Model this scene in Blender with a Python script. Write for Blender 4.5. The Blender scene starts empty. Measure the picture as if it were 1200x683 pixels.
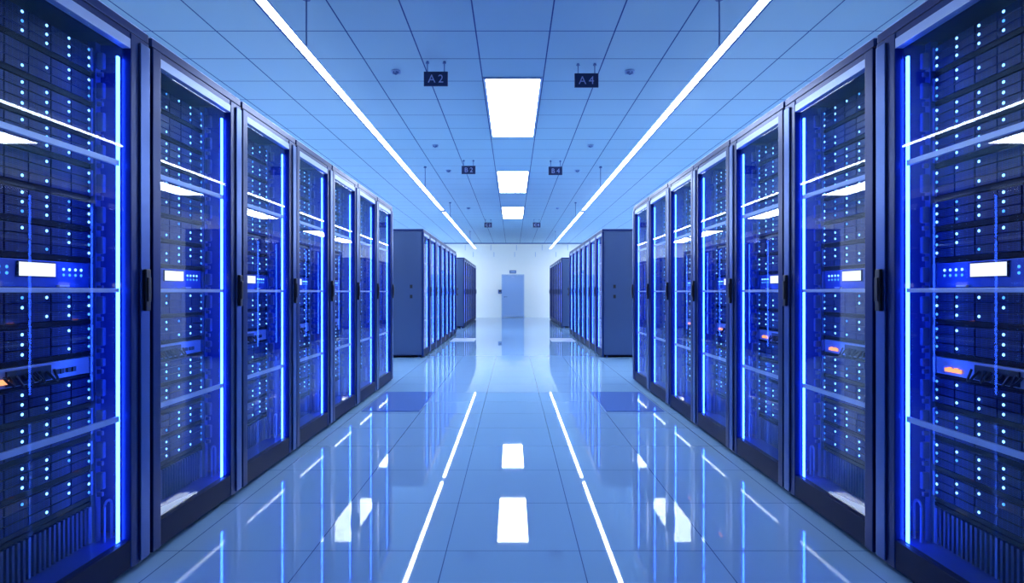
import bpy, bmesh, math, random
from mathutils import Vector, Matrix
random.seed(7)
PI = math.pi
sc = bpy.context.scene
COL = sc.collection

# ------------------------------------------------------------------ materials
def mat(name):
    m = bpy.data.materials.new(name); m.use_nodes = True
    nt = m.node_tree; nt.nodes.clear()
    out = nt.nodes.new('ShaderNodeOutputMaterial')
    return m, nt, out

def pbr(name, col, rough=.5, metal=0., spec=.5, noise=0., nscale=20., coat=0., bump=0.):
    m, nt, out = mat(name)
    b = nt.nodes.new('ShaderNodeBsdfPrincipled')
    b.inputs['Base Color'].default_value = (*col, 1)
    b.inputs['Roughness'].default_value = rough
    b.inputs['Metallic'].default_value = metal
    b.inputs['Specular IOR Level'].default_value = spec
    b.inputs['Coat Weight'].default_value = coat
    b.inputs['Coat Roughness'].default_value = .05
    if noise > 0:
        tc = nt.nodes.new('ShaderNodeTexCoord')
        n = nt.nodes.new('ShaderNodeTexNoise'); n.inputs['Scale'].default_value = nscale
        nt.links.new(tc.outputs['Object'], n.inputs['Vector'])
        mr = nt.nodes.new('ShaderNodeMapRange')
        mr.inputs['To Min'].default_value = rough - noise; mr.inputs['To Max'].default_value = rough + noise
        nt.links.new(n.outputs['Fac'], mr.inputs['Value'])
        nt.links.new(mr.outputs['Result'], b.inputs['Roughness'])
    nt.links.new(b.outputs[0], out.inputs[0])
    return m

def emit(name, col, s, sample=True):
    m, nt, out = mat(name)
    e = nt.nodes.new('ShaderNodeEmission')
    e.inputs['Color'].default_value = (*col, 1); e.inputs['Strength'].default_value = s
    nt.links.new(e.outputs[0], out.inputs[0])
    m.cycles.emission_sampling = 'FRONT_BACK' if sample else 'NONE'
    return m

def mnode(nt, op, a, b=None, c=None):
    n = nt.nodes.new('ShaderNodeMath'); n.operation = op
    for i, v in enumerate((a, b, c)):
        if v is None: continue
        if isinstance(v, (int, float)): n.inputs[i].default_value = v
        else: nt.links.new(v, n.inputs[i])
    return n.outputs[0]

def glass_material():
    m, nt, out = mat('door_glass')
    g = nt.nodes.new('ShaderNodeNewGeometry')
    d = nt.nodes.new('ShaderNodeVectorMath'); d.operation = 'DOT_PRODUCT'
    nt.links.new(g.outputs['Incoming'], d.inputs[0]); nt.links.new(g.outputs['Normal'], d.inputs[1])
    c = mnode(nt, 'ABSOLUTE', d.outputs['Value'])
    k = mnode(nt, 'POWER', mnode(nt, 'SUBTRACT', 1., c), 5.)
    f = mnode(nt, 'MULTIPLY_ADD', k, GLASS_F90 - GLASS_F0, GLASS_F0)
    t = nt.nodes.new('ShaderNodeBsdfTransparent'); t.inputs[0].default_value = (.93, .96, 1., 1)
    gl = nt.nodes.new('ShaderNodeBsdfGlossy'); gl.inputs['Roughness'].default_value = 0.
    gl.inputs['Color'].default_value = (.95, .97, 1, 1)
    mx = nt.nodes.new('ShaderNodeMixShader')
    nt.links.new(f, mx.inputs[0]); nt.links.new(t.outputs[0], mx.inputs[1]); nt.links.new(gl.outputs[0], mx.inputs[2])
    nt.links.new(mx.outputs[0], out.inputs[0])
    return m
GLASS_F0, GLASS_F90 = .028, .7

def grid_lines(nt, x, y, px, ox, py, oy, w):
    """1 on the joints of a tile grid, 0 on the tiles"""
    def line(v, p, o):
        fr = mnode(nt, 'FRACT', mnode(nt, 'DIVIDE', mnode(nt, 'ADD', v, 1000 * p - o), p))
        dd = mnode(nt, 'MULTIPLY', mnode(nt, 'MINIMUM', fr, mnode(nt, 'SUBTRACT', 1., fr)), p)
        return mnode(nt, 'LESS_THAN', dd, w)
    return mnode(nt, 'MAXIMUM', line(x, px, ox), line(y, py, oy))

def ceiling_material():
    m, nt, out = mat('ceiling_tiles')
    tc = nt.nodes.new('ShaderNodeTexCoord'); sp = nt.nodes.new('ShaderNodeSeparateXYZ')
    nt.links.new(tc.outputs['Object'], sp.inputs[0])
    ax = mnode(nt, 'ABSOLUTE', sp.outputs['X'])
    ln = grid_lines(nt, ax, sp.outputs['Y'], .53, .303, .571, 5.38, .0055)
    n = nt.nodes.new('ShaderNodeTexNoise'); n.inputs['Scale'].default_value = 130.
    nt.links.new(tc.outputs['Object'], n.inputs['Vector'])
    mx = nt.nodes.new('ShaderNodeMixRGB')
    mx.inputs[1].default_value = (*CEIL_COL, 1); mx.inputs[2].default_value = (.03, .07, .26, 1)
    nt.links.new(ln, mx.inputs[0])
    b = nt.nodes.new('ShaderNodeBsdfPrincipled'); b.inputs['Roughness'].default_value = .7
    b.inputs['Specular IOR Level'].default_value = .2
    nt.links.new(mx.outputs[0], b.inputs['Base Color'])
    bp = nt.nodes.new('ShaderNodeBump'); bp.inputs['Strength'].default_value = .03; bp.inputs['Distance'].default_value = .002
    nt.links.new(n.outputs['Fac'], bp.inputs['Height']); nt.links.new(bp.outputs[0], b.inputs['Normal'])
    nt.links.new(b.outputs[0], out.inputs[0])
    return m
CEIL_COL = (.42, .61, .73)

def floor_material(name, col, line_col, fl=.0022):
    m, nt, out = mat(name)
    tc = nt.nodes.new('ShaderNodeTexCoord'); sp = nt.nodes.new('ShaderNodeSeparateXYZ')
    nt.links.new(tc.outputs['Object'], sp.inputs[0])
    ax = mnode(nt, 'ABSOLUTE', sp.outputs['X'])
    ln = grid_lines(nt, ax, sp.outputs['Y'], .586, .293, .586, .25, fl)
    mx = nt.nodes.new('ShaderNodeMixRGB')
    mx.inputs[1].default_value = (*col, 1); mx.inputs[2].default_value = (*line_col, 1)
    nt.links.new(ln, mx.inputs[0])
    b = nt.nodes.new('ShaderNodeBsdfPrincipled')
    b.inputs['Roughness'].default_value = .025
    b.inputs['Specular IOR Level'].default_value = FLOOR_SPEC
    b.inputs['IOR'].default_value = FLOOR_IOR
    nt.links.new(mx.outputs[0], b.inputs['Base Color'])
    nt.links.new(b.outputs[0], out.inputs[0])
    return m
FLOOR_SPEC, FLOOR_IOR = .5, 1.9

def bezel_material():
    """dark front with fine perforation"""
    m, nt, out = mat('server_bezel')
    tc = nt.nodes.new('ShaderNodeTexCoord'); sp = nt.nodes.new('ShaderNodeSeparateXYZ')
    nt.links.new(tc.outputs['Object'], sp.inputs[0])
    fz = mnode(nt, 'FRACT', mnode(nt, 'MULTIPLY', sp.outputs['Z'], 190.))
    fy = mnode(nt, 'FRACT', mnode(nt, 'MULTIPLY', sp.outputs['Y'], 45.))
    slot = mnode(nt, 'MULTIPLY', mnode(nt, 'GREATER_THAN', fz, .45), mnode(nt, 'GREATER_THAN', fy, .12))
    mx = nt.nodes.new('ShaderNodeMixRGB')
    mx.inputs[1].default_value = (.008, .028, .19, 1); mx.inputs[2].default_value = (.001, .002, .014, 1)
    nt.links.new(slot, mx.inputs[0])
    b = nt.nodes.new('ShaderNodeBsdfPrincipled'); b.inputs['Roughness'].default_value = .38
    b.inputs['Metallic'].default_value = .2; b.inputs['Specular IOR Level'].default_value = .25
    nt.links.new(mx.outputs[0], b.inputs['Base Color'])
    nt.links.new(b.outputs[0], out.inputs[0])
    return m

def wall_material():
    m, nt, out = mat('white_wall_paint')
    tc = nt.nodes.new('ShaderNodeTexCoord')
    n = nt.nodes.new('ShaderNodeTexNoise'); n.inputs['Scale'].default_value = 60.
    nt.links.new(tc.outputs['Object'], n.inputs['Vector'])
    b = nt.nodes.new('ShaderNodeBsdfPrincipled'); b.inputs['Roughness'].default_value = .6
    b.inputs['Base Color'].default_value = (*WALL_COL, 1)
    bp = nt.nodes.new('ShaderNodeBump'); bp.inputs['Strength'].default_value = .04; bp.inputs['Distance'].default_value = .003
    nt.links.new(n.outputs['Fac'], bp.inputs['Height']); nt.links.new(bp.outputs[0], b.inputs['Normal'])
    nt.links.new(b.outputs[0], out.inputs[0])
    return m
WALL_COL = (.93, .94, .90)

M = {}
M['ceiling'] = ceiling_material()
M['floor'] = floor_material('glossy_floor_tiles', (.24, .43, .70), (.04, .10, .28))
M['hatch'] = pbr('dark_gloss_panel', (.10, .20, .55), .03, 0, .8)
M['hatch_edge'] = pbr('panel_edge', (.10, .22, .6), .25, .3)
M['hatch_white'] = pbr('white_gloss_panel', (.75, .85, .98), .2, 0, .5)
M['wall'] = wall_material()
M['glass'] = glass_material()
M['bezel'] = bezel_material()
M['frame'] = pbr('cabinet_frame_metal', (.010, .030, .15), .30, .4, .3)
M['frame_dark'] = pbr('cabinet_black_metal', (.003, .010, .055), .5, .1, .2)
M['cover'] = pbr('stile_cover_metal', (.055, .11, .33), .30, .75, .5)
M['body'] = pbr('cabinet_side_metal', (.065, .11, .25), .34, .65, .5)
M['inner'] = pbr('cabinet_inner_metal', (.015, .05, .38), .5, .1, .3)
M['rail'] = pbr('rack_rail_metal', (.10, .20, .62), .35, .6)
M['clip'] = pbr('cable_clip_plastic', (.06, .10, .32), .4)
M['reflection_tone'] = pbr('reflection_white', (.85, .9, 1.), .4)  # white of the plates that stand in for a reflection
M['pale'] = pbr('pale_aluminium', (.42, .53, .82), .35, .3)
M['bar'] = pbr('bar_aluminium', (.50, .60, .88), .35, .2)
M['black'] = pbr('black_plastic', (.008, .010, .022), .35)
M['chassis'] = pbr('chassis_black', (.004, .008, .04), .5, .2, .3)
M['slab'] = pbr('rack_slide_black', (.002, .003, .010), .6, 0, .15)
M['panelblue'] = pbr('console_panel', (.03, .09, .48), .35, .4)
M['switch'] = pbr('switch_panel', (.30, .38, .62), .35, .4)
M['cable'] = pbr('cable_black', (.012, .015, .03), .45)
M['fin'] = pbr('fin_metal', (.03, .06, .24), .4, .4)
M['strip'] = emit('blue_light_strip', (.030, .125, 1.), 25.)
M['strip_dim'] = emit('blue_light_strip_dim', (.03, .11, 1.), 5.)
M['led'] = emit('indicator_blue', (.20, .53, 1.), 4.2, False)
M['led_dim'] = emit('indicator_blue_dim', (.07, .34, 1.), 2.0, False)
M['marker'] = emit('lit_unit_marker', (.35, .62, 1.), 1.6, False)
M['screen'] = emit('white_screen', (.80, .86, 1.), 1.6, False)
M['orange'] = emit('orange_display', (1., .30, .12), 2.2, False)
M['panel_light'] = emit('ceiling_light_diffuser', (.78, .90, 1.), 20.)
M['line_light'] = emit('linear_light_diffuser', (.78, .89, 1.), 30.)
M['fill_light'] = emit('fill_light_diffuser', (.80, .90, 1.), 4.)
M['bright_panel'] = emit('bright_panel_diffuser', (.80, .90, 1.), 42.)
M['alu'] = pbr('lamp_aluminium', (.45, .55, .80), .35, .6)
M['sign'] = pbr('sign_board', (.010, .022, .10), .5)
M['sign_text'] = pbr('sign_lettering', (.42, .48, .80), .5)
M['door'] = pbr('grey_blue_door_paint', (.30, .45, .74), .4)
M['door_trim'] = pbr('door_trim_paint', (.34, .48, .74), .45)
M['dark_blue'] = pbr('dark_blue_fitting', (.10, .18, .42), .45)

# ------------------------------------------------------------------ mesh helpers
class MB:
    def __init__(s): s.bm = bmesh.new()
    def box(s, x0, x1, y0, y1, z0, z1, bev=0.):
        x0, x1 = min(x0, x1), max(x0, x1); y0, y1 = min(y0, y1), max(y0, y1); z0, z1 = min(z0, z1), max(z0, z1)
        mt = Matrix.Translation(((x0+x1)/2, (y0+y1)/2, (z0+z1)/2)) @ Matrix.Diagonal((x1-x0, y1-y0, z1-z0, 1))
        r = bmesh.ops.create_cube(s.bm, size=1., matrix=mt)
        if bev > 0:
            es = list({e for v in r['verts'] for e in v.link_edges})
            bmesh.ops.bevel(s.bm, geom=es, offset=bev, segments=2, profile=.7, affect='EDGES')
        return s
    def cyl(s, c, r, h, axis='Z', seg=16, r2=None, bev=0):
        rot = {'Z': Matrix(), 'X': Matrix.Rotation(PI/2, 4, 'Y'), 'Y': Matrix.Rotation(PI/2, 4, 'X')}[axis]
        bmesh.ops.create_cone(s.bm, cap_ends=True, segments=seg, radius1=r, radius2=r if r2 is None else r2, depth=h, matrix=Matrix.Translation(c) @ rot)
        return s
    def ball(s, c, r, sx=1., sub=1):
        bmesh.ops.create_icosphere(s.bm, subdivisions=sub, radius=r, matrix=Matrix.Translation(c) @ Matrix.Diagonal((sx, 1, 1, 1)))
        return s
    def tube(s, pts, r, seg=8, caps=True):
        pts = [Vector(p) for p in pts]; rings = []
        for i, p in enumerate(pts):
            t = (pts[min(i+1, len(pts)-1)] - pts[max(i-1, 0)]).normalized()
            up = Vector((0, 0, 1)) if abs(t.z) < .95 else Vector((1, 0, 0))
            a = t.cross(up).normalized(); b = t.cross(a).normalized()
            rings.append([s.bm.verts.new(p + r*(math.cos(2*PI*k/seg)*a + math.sin(2*PI*k/seg)*b)) for k in range(seg)])
        for q, w in zip(rings, rings[1:]):
            for k in range(seg): s.bm.faces.new((q[k], q[(k+1) % seg], w[(k+1) % seg], w[k]))
        if caps: s.bm.faces.new(rings[0]); s.bm.faces.new(rings[-1])
        return s
    def mesh(s, name, m):
        bmesh.ops.recalc_face_normals(s.bm, faces=s.bm.faces[:])
        me = bpy.data.meshes.new(name); s.bm.to_mesh(me); s.bm.free()
        me.materials.append(M[m]); return me
    def build(s, name, m, parent=None, label=None):
        return link(name, s.mesh(name, m), parent, label)

def link(name, me, parent=None, label=None, loc=None):
    o = bpy.data.objects.new(name, me); COL.objects.link(o)
    if parent is not None: o.parent = parent
    if label: o['label'] = label
    if loc is not None: o.location = loc
    return o

def tag(o, label, cat, group=None):
    o['label'] = label; o['category'] = cat
    if group: o['group'] = group
    return o

def empty(name, loc, label, cat, group=None):
    o = bpy.data.objects.new(name, None); COL.objects.link(o); o.location = loc
    o.empty_display_size = .05
    return tag(o, label, cat, group)

def struct(name, mb, m, parent=None):
    o = mb.build(name, m, parent)
    if parent is None: o['kind'] = 'structure'
    return o

KIDS = {}
def copy_tree(o, parent=None):
    c = o.copy(); COL.objects.link(c)
    if parent is not None: c.parent = parent
    for ch in o.children: copy_tree(ch, c)
    return c

def text_mesh(name, body, size, spacing=1.):
    cu = bpy.data.curves.new(name, 'FONT'); cu.body = body; cu.size = size
    cu.align_x = 'CENTER'; cu.align_y = 'CENTER'; cu.extrude = .0008; cu.space_character = spacing
    ob = bpy.data.objects.new(name, cu); COL.objects.link(ob)
    dg = bpy.context.evaluated_depsgraph_get(); dg.update()
    me = bpy.data.meshes.new_from_object(ob.evaluated_get(dg))
    bpy.data.objects.remove(ob); bpy.data.curves.remove(cu)
    me.transform(Matrix.Rotation(PI/2, 4, 'X'))       # stands up, reads from -Y
    return me

# ------------------------------------------------------------------ sizes
EYE = 1.14; CEIL = EYE + 2.13; WALLY = 26.2; COVEY = 25.6; HALF = 5.2; BACKY = -3.0
XF = 1.55                      # cabinet front plane from the aisle's middle
PITCH = .845; Y0 = 1.672       # first cabinet
ORD = ['first', 'second', 'third', 'fourth', 'fifth', 'sixth', 'seventh', 'eighth', 'ninth', 'tenth', 'eleventh', 'twelfth', 'thirteenth']

# ------------------------------------------------------------------ room
struct('floor', MB().box(-HALF, HALF, BACKY, WALLY, -.12, 0), 'floor')
struct('ceiling', MB().box(-HALF, HALF, BACKY, COVEY, CEIL, CEIL + .12).box(-HALF, HALF, COVEY, WALLY, CEIL + .30, CEIL + .42).box(-HALF, HALF, COVEY - .08, COVEY, CEIL + .12, CEIL + .42), 'ceiling')
struct('wall_far', MB().box(-HALF - .15, HALF + .15, WALLY, WALLY + .15, -.12, CEIL + .45), 'wall')
struct('wall_near', MB().box(-HALF - .15, HALF + .15, BACKY - .15, BACKY, -.12, CEIL + .45), 'wall')
struct('wall_left', MB().box(-HALF - .15, -HALF, BACKY, WALLY, -.12, CEIL + .45), 'wall')
struct('wall_right', MB().box(HALF, HALF + .15, BACKY, WALLY, -.12, CEIL + .45), 'wall')
# dark shadow joint and the seams of the wall's upper boards
struct('trim_1', MB().box(-HALF, HALF, COVEY - .05, COVEY, CEIL - .045, CEIL - .001), 'dark_blue')
tb = MB()
for k in range(-8, 9):
    tb.box(k*1.14 - .009 + .16, k*1.14 + .009 + .16, WALLY - .004, WALLY, CEIL - .28, CEIL - .035)
for k in range(-9, 10):
    tb.box(k*.92 - .009 + .08, k*.92 + .009 + .08, WALLY - .004, WALLY, CEIL - .57, CEIL - .36)
struct('trim_2', tb, 'door_trim')
struct('baseboard_far', MB().box(-HALF, -.55, WALLY - .015, WALLY, 0, .08).box(.57, HALF, WALLY - .015, WALLY, 0, .08), 'wall')

# ------------------------------------------------------------------ door in the far wall
DX = .0
dr = bpy.data.objects.new('door_1', None); COL.objects.link(dr); dr.location = (DX, WALLY, 0); dr['kind'] = 'structure'
W2 = .465
MB().box(-W2 - .035, -W2, -.04, 0, 0, 1.915).box(W2, W2 + .035, -.04, 0, 0, 1.915).box(-W2 - .035, W2 + .035, -.04, 0, 1.88, 1.915).build('door_frame', 'door_trim', dr)
leaf = MB().box(-W2 + .004, W2 - .004, -.035, -.002, .02, 1.876, .004).build('door_leaf', 'door', dr)
MB().cyl((-W2 + .09, -.05, .92), .025, .03, 'Y').box(-W2 + .08, -W2 + .22, -.075, -.058, .908, .932, .004).build('door_handle', 'dark_blue', leaf)
MB().box(-.06, .06, -.085, -.036, 1.76, 1.84, .006).build('door_closer', 'pale', leaf)
MB().tube([(0, -.09, 1.80), (-.16, -.13, 1.845), (-.32, -.06, 1.89)], .010).tube([(0, -.09, 1.80), (.16, -.13, 1.845), (.32, -.06, 1.89)], .010).build('closer_arm', 'door_trim', leaf)
MB().box(-W2, W2, -.042, -.036, .03, .12, .002).build('kick_plate', 'door_trim', leaf)
t = empty('door_sign', (DX, WALLY, 2.03), 'small blue sign plate on the white wall above the door', 'sign')
MB().box(-.15, .15, -.02, -.001, -.07, .07, .006).build('plate', 'dark_blue', t)
MB().box(-.10, .10, -.026, -.02, -.025, .025, .002).build('raised_pictogram', 'door_trim', t)
t = empty('card_reader', (-.57, WALLY, 1.15), 'small blue card reader box on the wall beside the door', 'card reader')
MB().box(-.085, .085, -.05, -.001, -.09, .09, .01).build('housing', 'dark_blue', t)
MB().box(-.045, .045, -.056, -.05, .0, .06, .002).build('reader_window', 'black', t)

# ------------------------------------------------------------------ ceiling lights
CLAB = ['large square white panel light flush in ceiling between the A2 and A4 signs',
        'white ceiling panel light just beyond the B2 and B4 signs, middle one of three',
        'small far white ceiling panel light, last of the three before the door']
for i, (ya, yb) in enumerate(((5.86, 8.02), (10.36, 12.55), (14.75, 16.95))):
    t = empty('ceiling_light', (0, (ya+yb)/2, CEIL), CLAB[i], 'ceiling light', 'ceiling panel lights along the aisle')
    L = (yb-ya)/2; w = .272
    MB().box(-w, w, -L, L, -.012, -.001).build('diffuser', 'panel_light', t)
    MB().box(-w-.02, -w, -L-.02, L+.02, -.016, -.001).box(w, w+.02, -L-.02, L+.02, -.016, -.001)\
        .box(-w, w, -L-.02, -L, -.016, -.001).box(-w, w, L, L+.02, -.016, -.001).build('frame', 'alu', t)

for s, sn in ((-1, 'left'), (1, 'right')):
    for i, (ya, yb) in enumerate(((6.15, 8.4), (11.05, 12.9), (14.9, 17.0), (20.4, 22.6), (23.2, 25.4))):  # last two on each side are added to brighten the far wall
        t = empty('ceiling_light', (s*3.9, (ya+yb)/2, CEIL), f'white ceiling panel light above and behind the {sn} cabinet rows, {ORD[i]} of five, last two added as fill', 'ceiling light', 'ceiling panel lights behind the cabinet rows')
        L = (yb-ya)/2; w = .272
        MB().box(-w, w, -L, L, -.012, -.001).build('diffuser', 'bright_panel', t)
        MB().box(-w-.02, -w, -L-.02, L+.02, -.016, -.001).box(w, w+.02, -L-.02, L+.02, -.016, -.001)\
            .box(-w, w, -L-.02, -L, -.016, -.001).box(-w, w, L, L+.02, -.016, -.001).build('frame', 'alu', t)
for k in range(4):  # unseen batten lamps added above the slot edge to whiten the far wall
    t = empty('fill_light', (-3.75 + 2.5*k, COVEY + .14, CEIL + .20), f'unseen fill lamp added in the ceiling slot for the door wall, {ORD[k]} of four', 'fill light', 'added fill lamps above the door wall')
    MB().box(-1.2, 1.2, -.02, .02, .035, .075, .004).build('batten', 'alu', t)
    MB().box(-1.19, 1.19, -.025, .025, 0, .034, .01).build('diffuser', 'fill_light', t)

XL = 1.49; ZL = EYE + 1.72
for s, sn in ((-1, 'left'), (1, 'right')):
    for i, (ya, yb, rods) in enumerate(((1.6, 12.40, (4.25, 10.0)), (12.70, 23.4, (14.0, 20.6)))):
        lab = f'white hanging light line along the {sn} cabinet row, ' + ('section starting overhead' if i == 0 else 'section ending at door wall')
        t = empty('linear_light', (s*XL, (ya+yb)/2, ZL), lab, 'hanging light', 'hanging light lines')
        L = (yb-ya)/2
        MB().box(-.027, .027, -L+.01, L-.01, .0, .011, .003).build('diffuser', 'line_light', t)
        MB().box(-.012, .012, -L, L, .0145, .045, .002).box(-.030, .030, -L, L, .0115, .0144, .001).box(-.030, -.0275, -L, L, .006, .0114).box(.0275, .030, -L, L, .006, .0114).build('channel', 'alu', t)
        MB().box(-.036, .036, -L-.006, -L+.009, -.002, .0455).build('end_cap', 'alu', t)
        MB().box(-.036, .036, L-.009, L+.006, -.002, .0455).build('end_cap', 'alu', t)
        for yr in rods:
            yy = yr - (ya+yb)/2
            r_ = MB().cyl((0, yy, (.045 + CEIL-ZL)/2), .006, CEIL-ZL-.045, seg=8).build('hanging_rod', 'dark_blue', t)
            MB().cyl((0, yy, CEIL-ZL-.012), .028, .022, seg=12, r2=.018).build('ceiling_cup', 'dark_blue', r_)

# ------------------------------------------------------------------ smoke detectors
DL = {5.67: 'nearest the camera beside the {} sign', 8.54: 'between the {} sign and next sign', 10.3: 'beside the {} sign', 14.9: 'beyond the {} sign, farthest of its line'}
for s, n in ((-1, '2'), (1, '4')):
    for yy, fmt in ((5.67, 'round smoke detector on the ceiling beside the A{} sign'), (8.54, 'small smoke detector on the ceiling just short of the B{} sign'),
                    (10.3, 'small smoke detector on the ceiling beside the B{} sign'), (14.9, 'tiny smoke detector on the ceiling beyond the B{} sign')):
        t = empty('smoke_detector', (s*1.127, yy, CEIL), fmt.format(n), 'smoke detector', 'smoke detectors on the ceiling')
        MB().cyl((0, 0, -.007), .048, .012, seg=24, r2=.044).build('base', 'door_trim', t)
        MB().cyl((0, 0, -.021), .024, .018, seg=20, r2=.03).cyl((0, 0, -.034), .010, .010, seg=12).build('sensor_head', 'dark_blue', t)
        for k in range(3):
            a = k*2*PI/3 + .5
            MB().box(-.006, .006, -.006, .006, -.029, -.013, .002).build('clip', 'door_trim', t).location = (.036*math.cos(a), .036*math.sin(a), 0)

# ------------------------------------------------------------------ hanging signs
SG = [('A2', -.711, 5.44, 2.033, 1.90, 'larger'), ('A4', .686, 5.49, 2.036, 1.905, 'larger'),
      ('B2', -.716, 9.52, 2.037, 1.905, 'mid'), ('B4', .69, 9.55, 2.03, 1.895, 'mid'),
      ('C2', -.727, 17.3, 2.037, 1.893, 'small'), ('C4', .700, 17.3, 2.037, 1.893, 'small')]
for nm, x, y, zt, zb, _ in SG:
    t = empty('hanging_sign', (x, y, EYE + zb), f'dark blue hanging aisle sign with the letters {nm}', 'sign', 'hanging aisle signs')
    h = zt - zb; hw = .111
    MB().box(-hw, hw, -.008, .008, 0, h, .002).build('board', 'sign', t)
    for q in (-.078, .078):
        top = CEIL - EYE - zb
        r_ = MB().cyl((q, 0, (h+top)/2), .0045, top-h, seg=8).build('hanging_rod', 'dark_blue', t)
        MB().cyl((q, 0, top-.010), .018, .018, seg=12, r2=.010).build('ceiling_cup', 'dark_blue', r_)
    for ch, q in zip(nm, (-.038, .046)):
        me = text_mesh('letter', ch, .105); me.materials.clear(); me.materials.append(M['sign_text'])
        link('letter', me, t, None, (q, -.0095, h*.47))

# ------------------------------------------------------------------ floor panels
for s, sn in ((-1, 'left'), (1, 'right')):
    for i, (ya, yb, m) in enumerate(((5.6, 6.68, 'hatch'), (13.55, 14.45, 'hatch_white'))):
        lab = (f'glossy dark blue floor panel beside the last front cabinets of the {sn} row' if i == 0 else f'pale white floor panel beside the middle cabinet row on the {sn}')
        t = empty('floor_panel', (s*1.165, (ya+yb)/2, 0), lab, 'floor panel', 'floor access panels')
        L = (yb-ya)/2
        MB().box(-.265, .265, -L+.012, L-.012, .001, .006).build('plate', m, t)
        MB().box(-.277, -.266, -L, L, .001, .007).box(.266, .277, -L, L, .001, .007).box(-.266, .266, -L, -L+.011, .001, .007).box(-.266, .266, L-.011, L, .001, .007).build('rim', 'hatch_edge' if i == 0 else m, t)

# ------------------------------------------------------------------ cabinets
# unit boundaries (heights of the undersides), top one first
ZB = [2.125, 2.004, 1.884, 1.752, 1.634, 1.503, 1.381, 1.257, 1.14, 1.013, .885, .804, .68, .55, .428, .303]
def cabinet(s, loc, label, group, full, strip='strip'):
    """s: +1 right row, -1 left row; local x = s*v (v into the cabinet), y = along the aisle, z up"""
    t = empty('server_cabinet', loc, label, 'server cabinet', group)
    def B(v0, v1, u0, u1, z0, z1, bev=0., mb=None):
        mb = mb or MB(); return mb.box(s*v0, s*v1, u0, u1, z0, z1, bev)
    U1 = .833
    for (ua, ub) in ((.012, .030), (U1-.018, U1)):
        sp_ = B(.035, 1.0, ua, ub, .05, 2.19)
        near = ua < .1
        uf = ua if near else ub
        o = sp_.build('side_panel', 'body', t)
        du = -.002 if near else .002
        ui = ub if near else ua
        B(.04, .97, ui, ui-du, .13, 2.18).build('inner_liner', 'inner', o)
        B(.04, .995, uf, uf+du, .06, 1.125).build('lower_cover', 'body', o)
        B(.04, .995, uf, uf+du, 1.135, 2.18).build('upper_cover', 'body', o)
        for zz in (1.06, 1.235):
            B(.19, .235, uf+du, uf+2.5*du, zz-.03, zz+.03).build('latch', 'black', o)
    B(.0, 1.0, .012, U1, 2.195, 2.230, .003).build('top_frame', 'frame', t)
    B(.004, .998, .014, U1-.002, 2.2305, 2.236, .001).build('top_panel', 'pale', t)
    B(.975, .995, .031, U1-.019, .06, 2.19).build('back_panel', 'inner', t)
    B(.045, .97, .031, U1-.019, .06, .125).build('base_panel', 'inner', t)
    B(.06, .98, .03, U1-.02, .03, .058).build('plinth', 'frame_dark', t)
    for (v, u) in ((.09, .07), (.09, U1-.06), (.93, .07), (.93, U1-.06)):
        MB().cyl((s*v, u, .015), .022, .03, seg=12, r2=.014).build('foot', 'rail', t)
    # door
    d = B(-.004, .034, .014, .070, .02, 2.19, .004).box(s*-.004, s*.034, .712, .829, .02, 2.19, .004) \
        .box(s*0., s*.032, .071, .711, 2.165, 2.19).build('door', 'frame', t)
    B(-.002, .034, .071, .711, .022, .135, .003).build('bottom_rail', 'frame_dark', d)
    B(-.003, .030, .071, .711, 2.125, 2.164, .002).build('header_strip', 'pale', d)
    B(.012, .017, .071, .711, .136, 2.124).build('glass_pane', 'glass', d)
    B(-.013, -.0045, .762, .822, .03, 2.17, .003).build('stile_cover', 'cover', d)
    h = B(-.028, -.0135, .774, .804, 1.06, 1.235, .005); h.box(s*-.033, s*-.028, .780, .800, 1.10, 1.20, .002); h.build('handle', 'black', d)
    for zz, hh in ((1.655, .011), (1.146, .008), (.632, .011)):
        B(.024, .036, .074, .683, zz-hh, zz+hh, .002).build('cross_bar', 'bar', d)
    B(.036, .044, .692, .705, .11, 2.088, .002).build('light_strip', strip, t)
    # rack rails with clips
    for ua, ub in ((.040, .068), (.704, .734)):
        B(.135, .165, ua, ub, .126, 2.15).build('rack_rail', 'rail', t)
    if full:
        for i in range(15):
            zc = (ZB[i] + ZB[i+1])/2 + .01; hh = (ZB[i]-ZB[i+1])/2 - .028
            if i == 10: hh = .016
            c = B(.105, .134, .706, .724, zc-hh, zc+hh, .006); c.box(s*.112, s*.134, .710, .722, zc-hh-.03, zc-hh-.012, .003)
            c = c.build('cable_clip', 'clip', t)
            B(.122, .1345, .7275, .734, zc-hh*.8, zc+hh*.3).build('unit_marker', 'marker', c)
        pts = []
        for a in range(0, 181, 20):
            pts.append((s*.10, .7275+.021*math.cos(math.radians(a)), .27+.021*math.sin(math.radians(a))))
        MB().tube([(s*.10, .7485, .128)] + pts + [(s*.10, .7065, .128)], .005).build('cable_loop', 'rail', t)
    return t

# ------------------------------------------------------------------ rack equipment (prototypes per side, origin at the bottom centre of the front)
LC = [.675, .57, .463, .356, .25, .143]           # lamp columns
UC = .385; HW = .313
def equip_root(name, s): 
    return empty(name, (0, 0, 0), 'x', 'server')

def led_mesh(m):
    return MB().ball((0, 0, 0), LED_R, .5, 1).mesh('indicator_light', m)
LED_R = .0060
LEDM = [led_mesh('led'), led_mesh('led_dim')]

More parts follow.
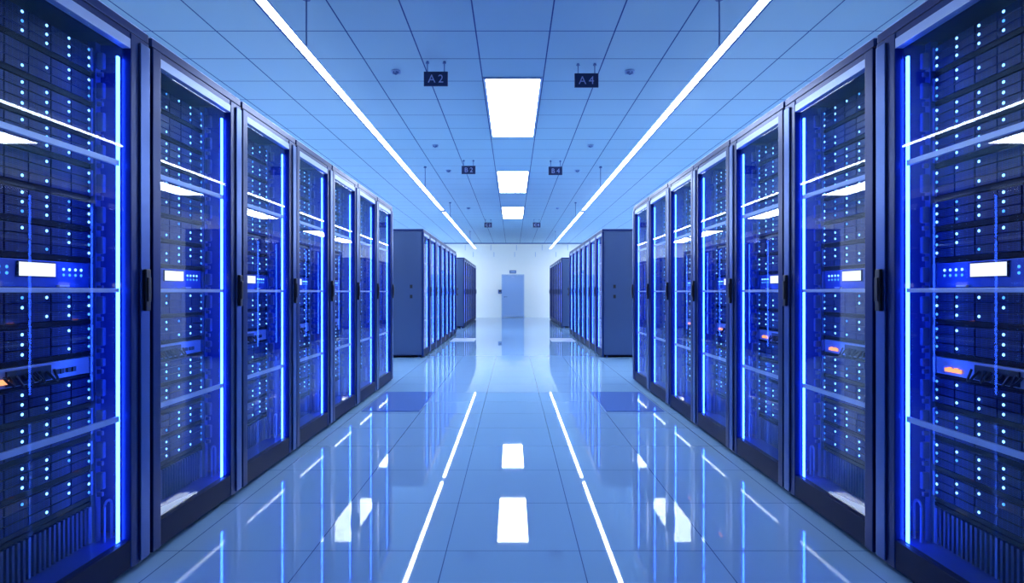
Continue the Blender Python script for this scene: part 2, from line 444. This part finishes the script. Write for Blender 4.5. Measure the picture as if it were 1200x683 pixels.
def server(s, H, seed):
    rnd = random.Random(seed)
    t = empty('rack_server', (0, 0, 0), 'x', 'server')
    g = .018                                       # black slide rail underneath
    MB().box(s*.002, s*.62, -HW+.006, HW-.006, .0005, g).build('slide_rail', 'slab', t)
    MB().box(s*.016, s*.60, -HW+.008, HW-.008, g+.001, H-.003, .002).build('chassis', 'chassis', t)
    b = MB(); b.box(s*.008, s*.015, -HW+.008, HW-.008, g+.001, H-.003)
    rows = 3; rh = (H-.004-g-.002)/rows
    cols = 6; cw = (2*HW-.030)/cols
    for r in range(rows):
        for c in range(cols):
            u0 = -HW+.015+c*cw
            b.box(s*-.001, s*.009, u0+.0025, u0+cw-.0025, g+.003+r*rh, g+.003+(r+1)*rh-.003, .0015)
    b.build('drive_bezel', 'bezel', t)
    for q in (-1, 1):
        MB().box(s*-.006, s*.008, q*(HW-.001), q*(HW-.013), g+.004, H-.006, .002).build('mounting_ear', 'rail', t)
    for ci, lc in enumerate(LC):
        for r in range(rows):
            p = rnd.random()
            if p < .24 and ci != 0: continue
            dim = 1 if (p > .86 or ci == 0 and p < .5) else 0
            link('indicator_light', LEDM[dim], t, None, (s*-.003, lc-UC, g+.003+(r+.5)*rh))
    return t

def console(s, H):
    t = empty('rack_console', (0, 0, 0), 'x', 'console')
    MB().box(s*.002, s*.45, -HW+.006, HW-.006, .0005, .016).build('slide_rail', 'slab', t)
    MB().box(s*.004, s*.42, -HW+.008, HW-.008, .017, H-.003, .003).build('front_panel', 'panelblue', t)
    b = MB().box(s*-.002, s*.003, -.045, .122, .052, .108, .002).build('screen_bezel', 'frame_dark', t)
    MB().box(s*-.004, s*-.0021, -.041, .118, .056, .104).build('screen', 'screen', b)
    for u in (.165, .195, .225, .255, -.085, -.115, -.145, -.175):
        link('indicator_light', LEDM[0 if u > 0 else 1], t, None, (s*.002, u, .085))
        link('indicator_light', LEDM[1], t, None, (s*.002, u, .064))
    for q in (-1, 1):
        MB().box(s*-.006, s*.004, q*(HW-.001), q*(HW-.013), .02, H-.006, .002).build('mounting_ear', 'rail', t)
    MB().box(s*-.010, s*.003, .13, .18, .018, .026, .002).build('release_tab', 'bar', t)
    return t

def switch(s, H):
    t = empty('network_switch', (0, 0, 0), 'x', 'network switch')
    MB().box(s*.002, s*.45, -HW+.006, HW-.006, .0005, .010).build('slide_rail', 'slab', t)
    MB().box(s*.004, s*.40, -HW+.008, HW-.008, .012, H-.003, .003).build('front_panel', 'switch', t)
    for q in (-1, 1):
        MB().box(s*-.006, s*.004, q*(HW-.001), q*(HW-.013), .016, H-.006, .002).build('mounting_ear', 'rail', t)
    MB().box(s*-.003, s*.003, -.09, .10, .016, H-.012, .002).build('port_block', 'black', t)
    us = (.13, .155, .19, .215) if s < 0 else (-.13, -.155, -.19, -.215)
    for u in us:
        MB().box(s*-.002, s*.003, u-.009, u+.009, .030, .048, .001).build('port', 'black', t)
    uo = -.12 if s < 0 else .21
    w = MB()
    for k in range(5):
        w.box(s*-.003, s*.003, uo+k*.017-.042, uo+k*.017-.030, .026, .040 + (.004 if k % 2 else 0))
    w.build('orange_readout', 'orange', t)
    rnd = random.Random(3)
    for k in range(7):
        u = -.08 + k*.026; pts = []
        du = rnd.uniform(-.05, .05); dz = rnd.uniform(.02, .05)
        for i in range(9):
            f = i/8
            pts.append((s*(-.004-.026*math.sin(PI*f)), u+du*f, .050-dz*math.sin(PI*f)*.8+rnd.uniform(-.002, .002)))
        MB().tube(pts, .0045, 6).build('patch_cable', 'cable', t)
    return t

def fan_unit(s, H):
    t = empty('grille_unit', (0, 0, 0), 'x', 'grille unit')
    MB().box(s*.03, s*.5, -HW+.006, HW-.006, .0005, H-.02).build('housing', 'chassis', t)
    b = MB()
    n = 26
    for k in range(n):
        u = -HW+.03+(2*HW-.06)*k/(n-1)
        b.box(s*.004, s*.029, u-.0055, u+.0055, .006, H-.026, .002)
    b.build('fin_grille', 'fin', t)
    MB().box(s*.0, s*.5, -HW+.006, HW-.006, H-.019, H-.003, .002).build('top_lip', 'slab', t)
    for q in (-1, 1):
        MB().box(s*.0, s*.029, q*(HW-.004), q*(HW-.020), .006, H-.026, .002).build('side_upright', 'rail', t)
    return t

PROTO = {}
def place(kind, s, H, seed, loc, label, cat, group):
    key = (kind, s, round(H, 3), seed)
    if key not in PROTO:
        t = {'server': lambda: server(s, H, seed), 'console': lambda: console(s, H), 'switch': lambda: switch(s, H), 'fan': lambda: fan_unit(s, H)}[kind]()
        PROTO[key] = t
    else:
        t = copy_tree(PROTO[key])
    t.location = loc; tag(t, label, cat, group)
    return t

PROTO_CAB = {}
def reflection_plate(s, loc, label):  # tapering plate shaped to stand in for a lamp's reflection in the glass
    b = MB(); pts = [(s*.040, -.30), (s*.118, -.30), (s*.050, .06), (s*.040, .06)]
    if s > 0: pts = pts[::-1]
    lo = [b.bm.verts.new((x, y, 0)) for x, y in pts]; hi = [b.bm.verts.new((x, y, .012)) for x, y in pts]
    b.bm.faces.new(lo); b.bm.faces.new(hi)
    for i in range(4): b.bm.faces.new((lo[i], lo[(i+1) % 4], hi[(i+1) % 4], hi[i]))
    o = b.build('reflection_plate', 'reflection_tone'); o.location = loc
    tag(o, label, 'plate', 'plates standing in for reflections in the second cabinets')
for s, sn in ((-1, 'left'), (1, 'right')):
    reflection_plate(s, (s*XF, Y0 + PITCH + UC, .1255), f'tapering white plate standing in for a reflection, second cabinet of the front {sn} row')
for s, sn in ((-1, 'left'), (1, 'right')):
    for k in range(7):
        y = Y0 + k*PITCH
        near = ['closest to the camera', 'second from the camera', 'third from the camera', 'fourth from the camera', 'fifth from the camera', 'sixth from the camera', 'seventh, last before the gap'][k]
        lab = f'glass-door server cabinet full of blue lights, front {sn} row, {near}'
        if ('f', s) not in PROTO_CAB:
            PROTO_CAB['f', s] = cabinet(s, (s*XF, y, 0), lab, f'server cabinets in the front {sn} row', True)
        else:
            c = copy_tree(PROTO_CAB['f', s]); c.location = (s*XF, y, 0); tag(c, lab, 'server cabinet', f'server cabinets in the front {sn} row')
        cabn = f'{ORD[k]} cabinet of the front {sn} row'
        n = 0
        for i in range(15):
            zt, zb = ZB[i], ZB[i+1]; H = zt - zb
            loc = (s*(XF+.143), y+UC, zb)
            if i == 7:
                place('console', s, H, 0, loc, f'white-screened rack console, {cabn}', 'console', 'rack consoles with white screens')
            elif i == 10:
                place('switch', s, H, 0, loc, f'grey network switch with black cables, {cabn}', 'network switch', 'network switches')
            else:
                lab = f'dark blue-lit rack server, {ORD[n]} from top, {cabn}'
                place('server', s, H, i*7 + (k % 3)*101, loc, lab, 'server', f'servers in the {cabn}')
                n += 1
        place('fan', s, ZB[15]-.126, 0, (s*(XF+.143), y+UC, .126), f'black finned grille unit at the bottom of the {cabn}', 'grille unit', 'finned grille units')
    for gname, ys, gl in (('middle', 10.2, 'middle'), ('far', 18.7, 'farthest')):
        for k in range(7):
            y = ys + k*PITCH
            if gl == 'middle': lab = f'dark server cabinet with blue light strip, {ORD[k]} of the middle {sn} row'
            else: lab = f'dark server cabinet with blue strip, {ORD[k]} of the far {sn} row by the door'
            grp = f'server cabinets in the {gname} {sn} row'
            if (gname, s) not in PROTO_CAB:
                PROTO_CAB[gname, s] = cabinet(s, (s*XF, y, 0), lab, grp, False, 'strip' if gname == 'middle' else 'strip_dim')
            else:
                c = copy_tree(PROTO_CAB[gname, s]); c.location = (s*XF, y, 0); tag(c, lab, 'server cabinet', grp)

# ------------------------------------------------------------------ camera, world, colour
cam = bpy.data.cameras.new('camera'); co = bpy.data.objects.new('camera', cam); COL.objects.link(co)
co.location = (0, 0, EYE); co.rotation_euler = (PI/2, 0, 0)
cam.sensor_width = 36; cam.lens = 690/1200*36; cam.shift_x = -1/1200; cam.shift_y = .5/1200
cam.clip_start = .02
sc.camera = co
w = bpy.data.worlds.new('world'); sc.world = w; w.use_nodes = True
w.node_tree.nodes['Background'].inputs[0].default_value = (.02, .05, .15, 1)
w.node_tree.nodes['Background'].inputs[1].default_value = .2
vs = sc.view_settings
vs.view_transform = 'Standard'; vs.look = 'None'; vs.gamma = 1; vs.use_curve_mapping = False; vs.exposure = 0.0
cy = sc.cycles
cy.max_bounces = 10; cy.diffuse_bounces = 5; cy.glossy_bounces = 6; cy.transparent_max_bounces = 24; cy.transmission_bounces = 4
cy.use_denoising = True; cy.sample_clamp_indirect = 8.; cy.caustics_reflective = False
cy.use_light_tree = True
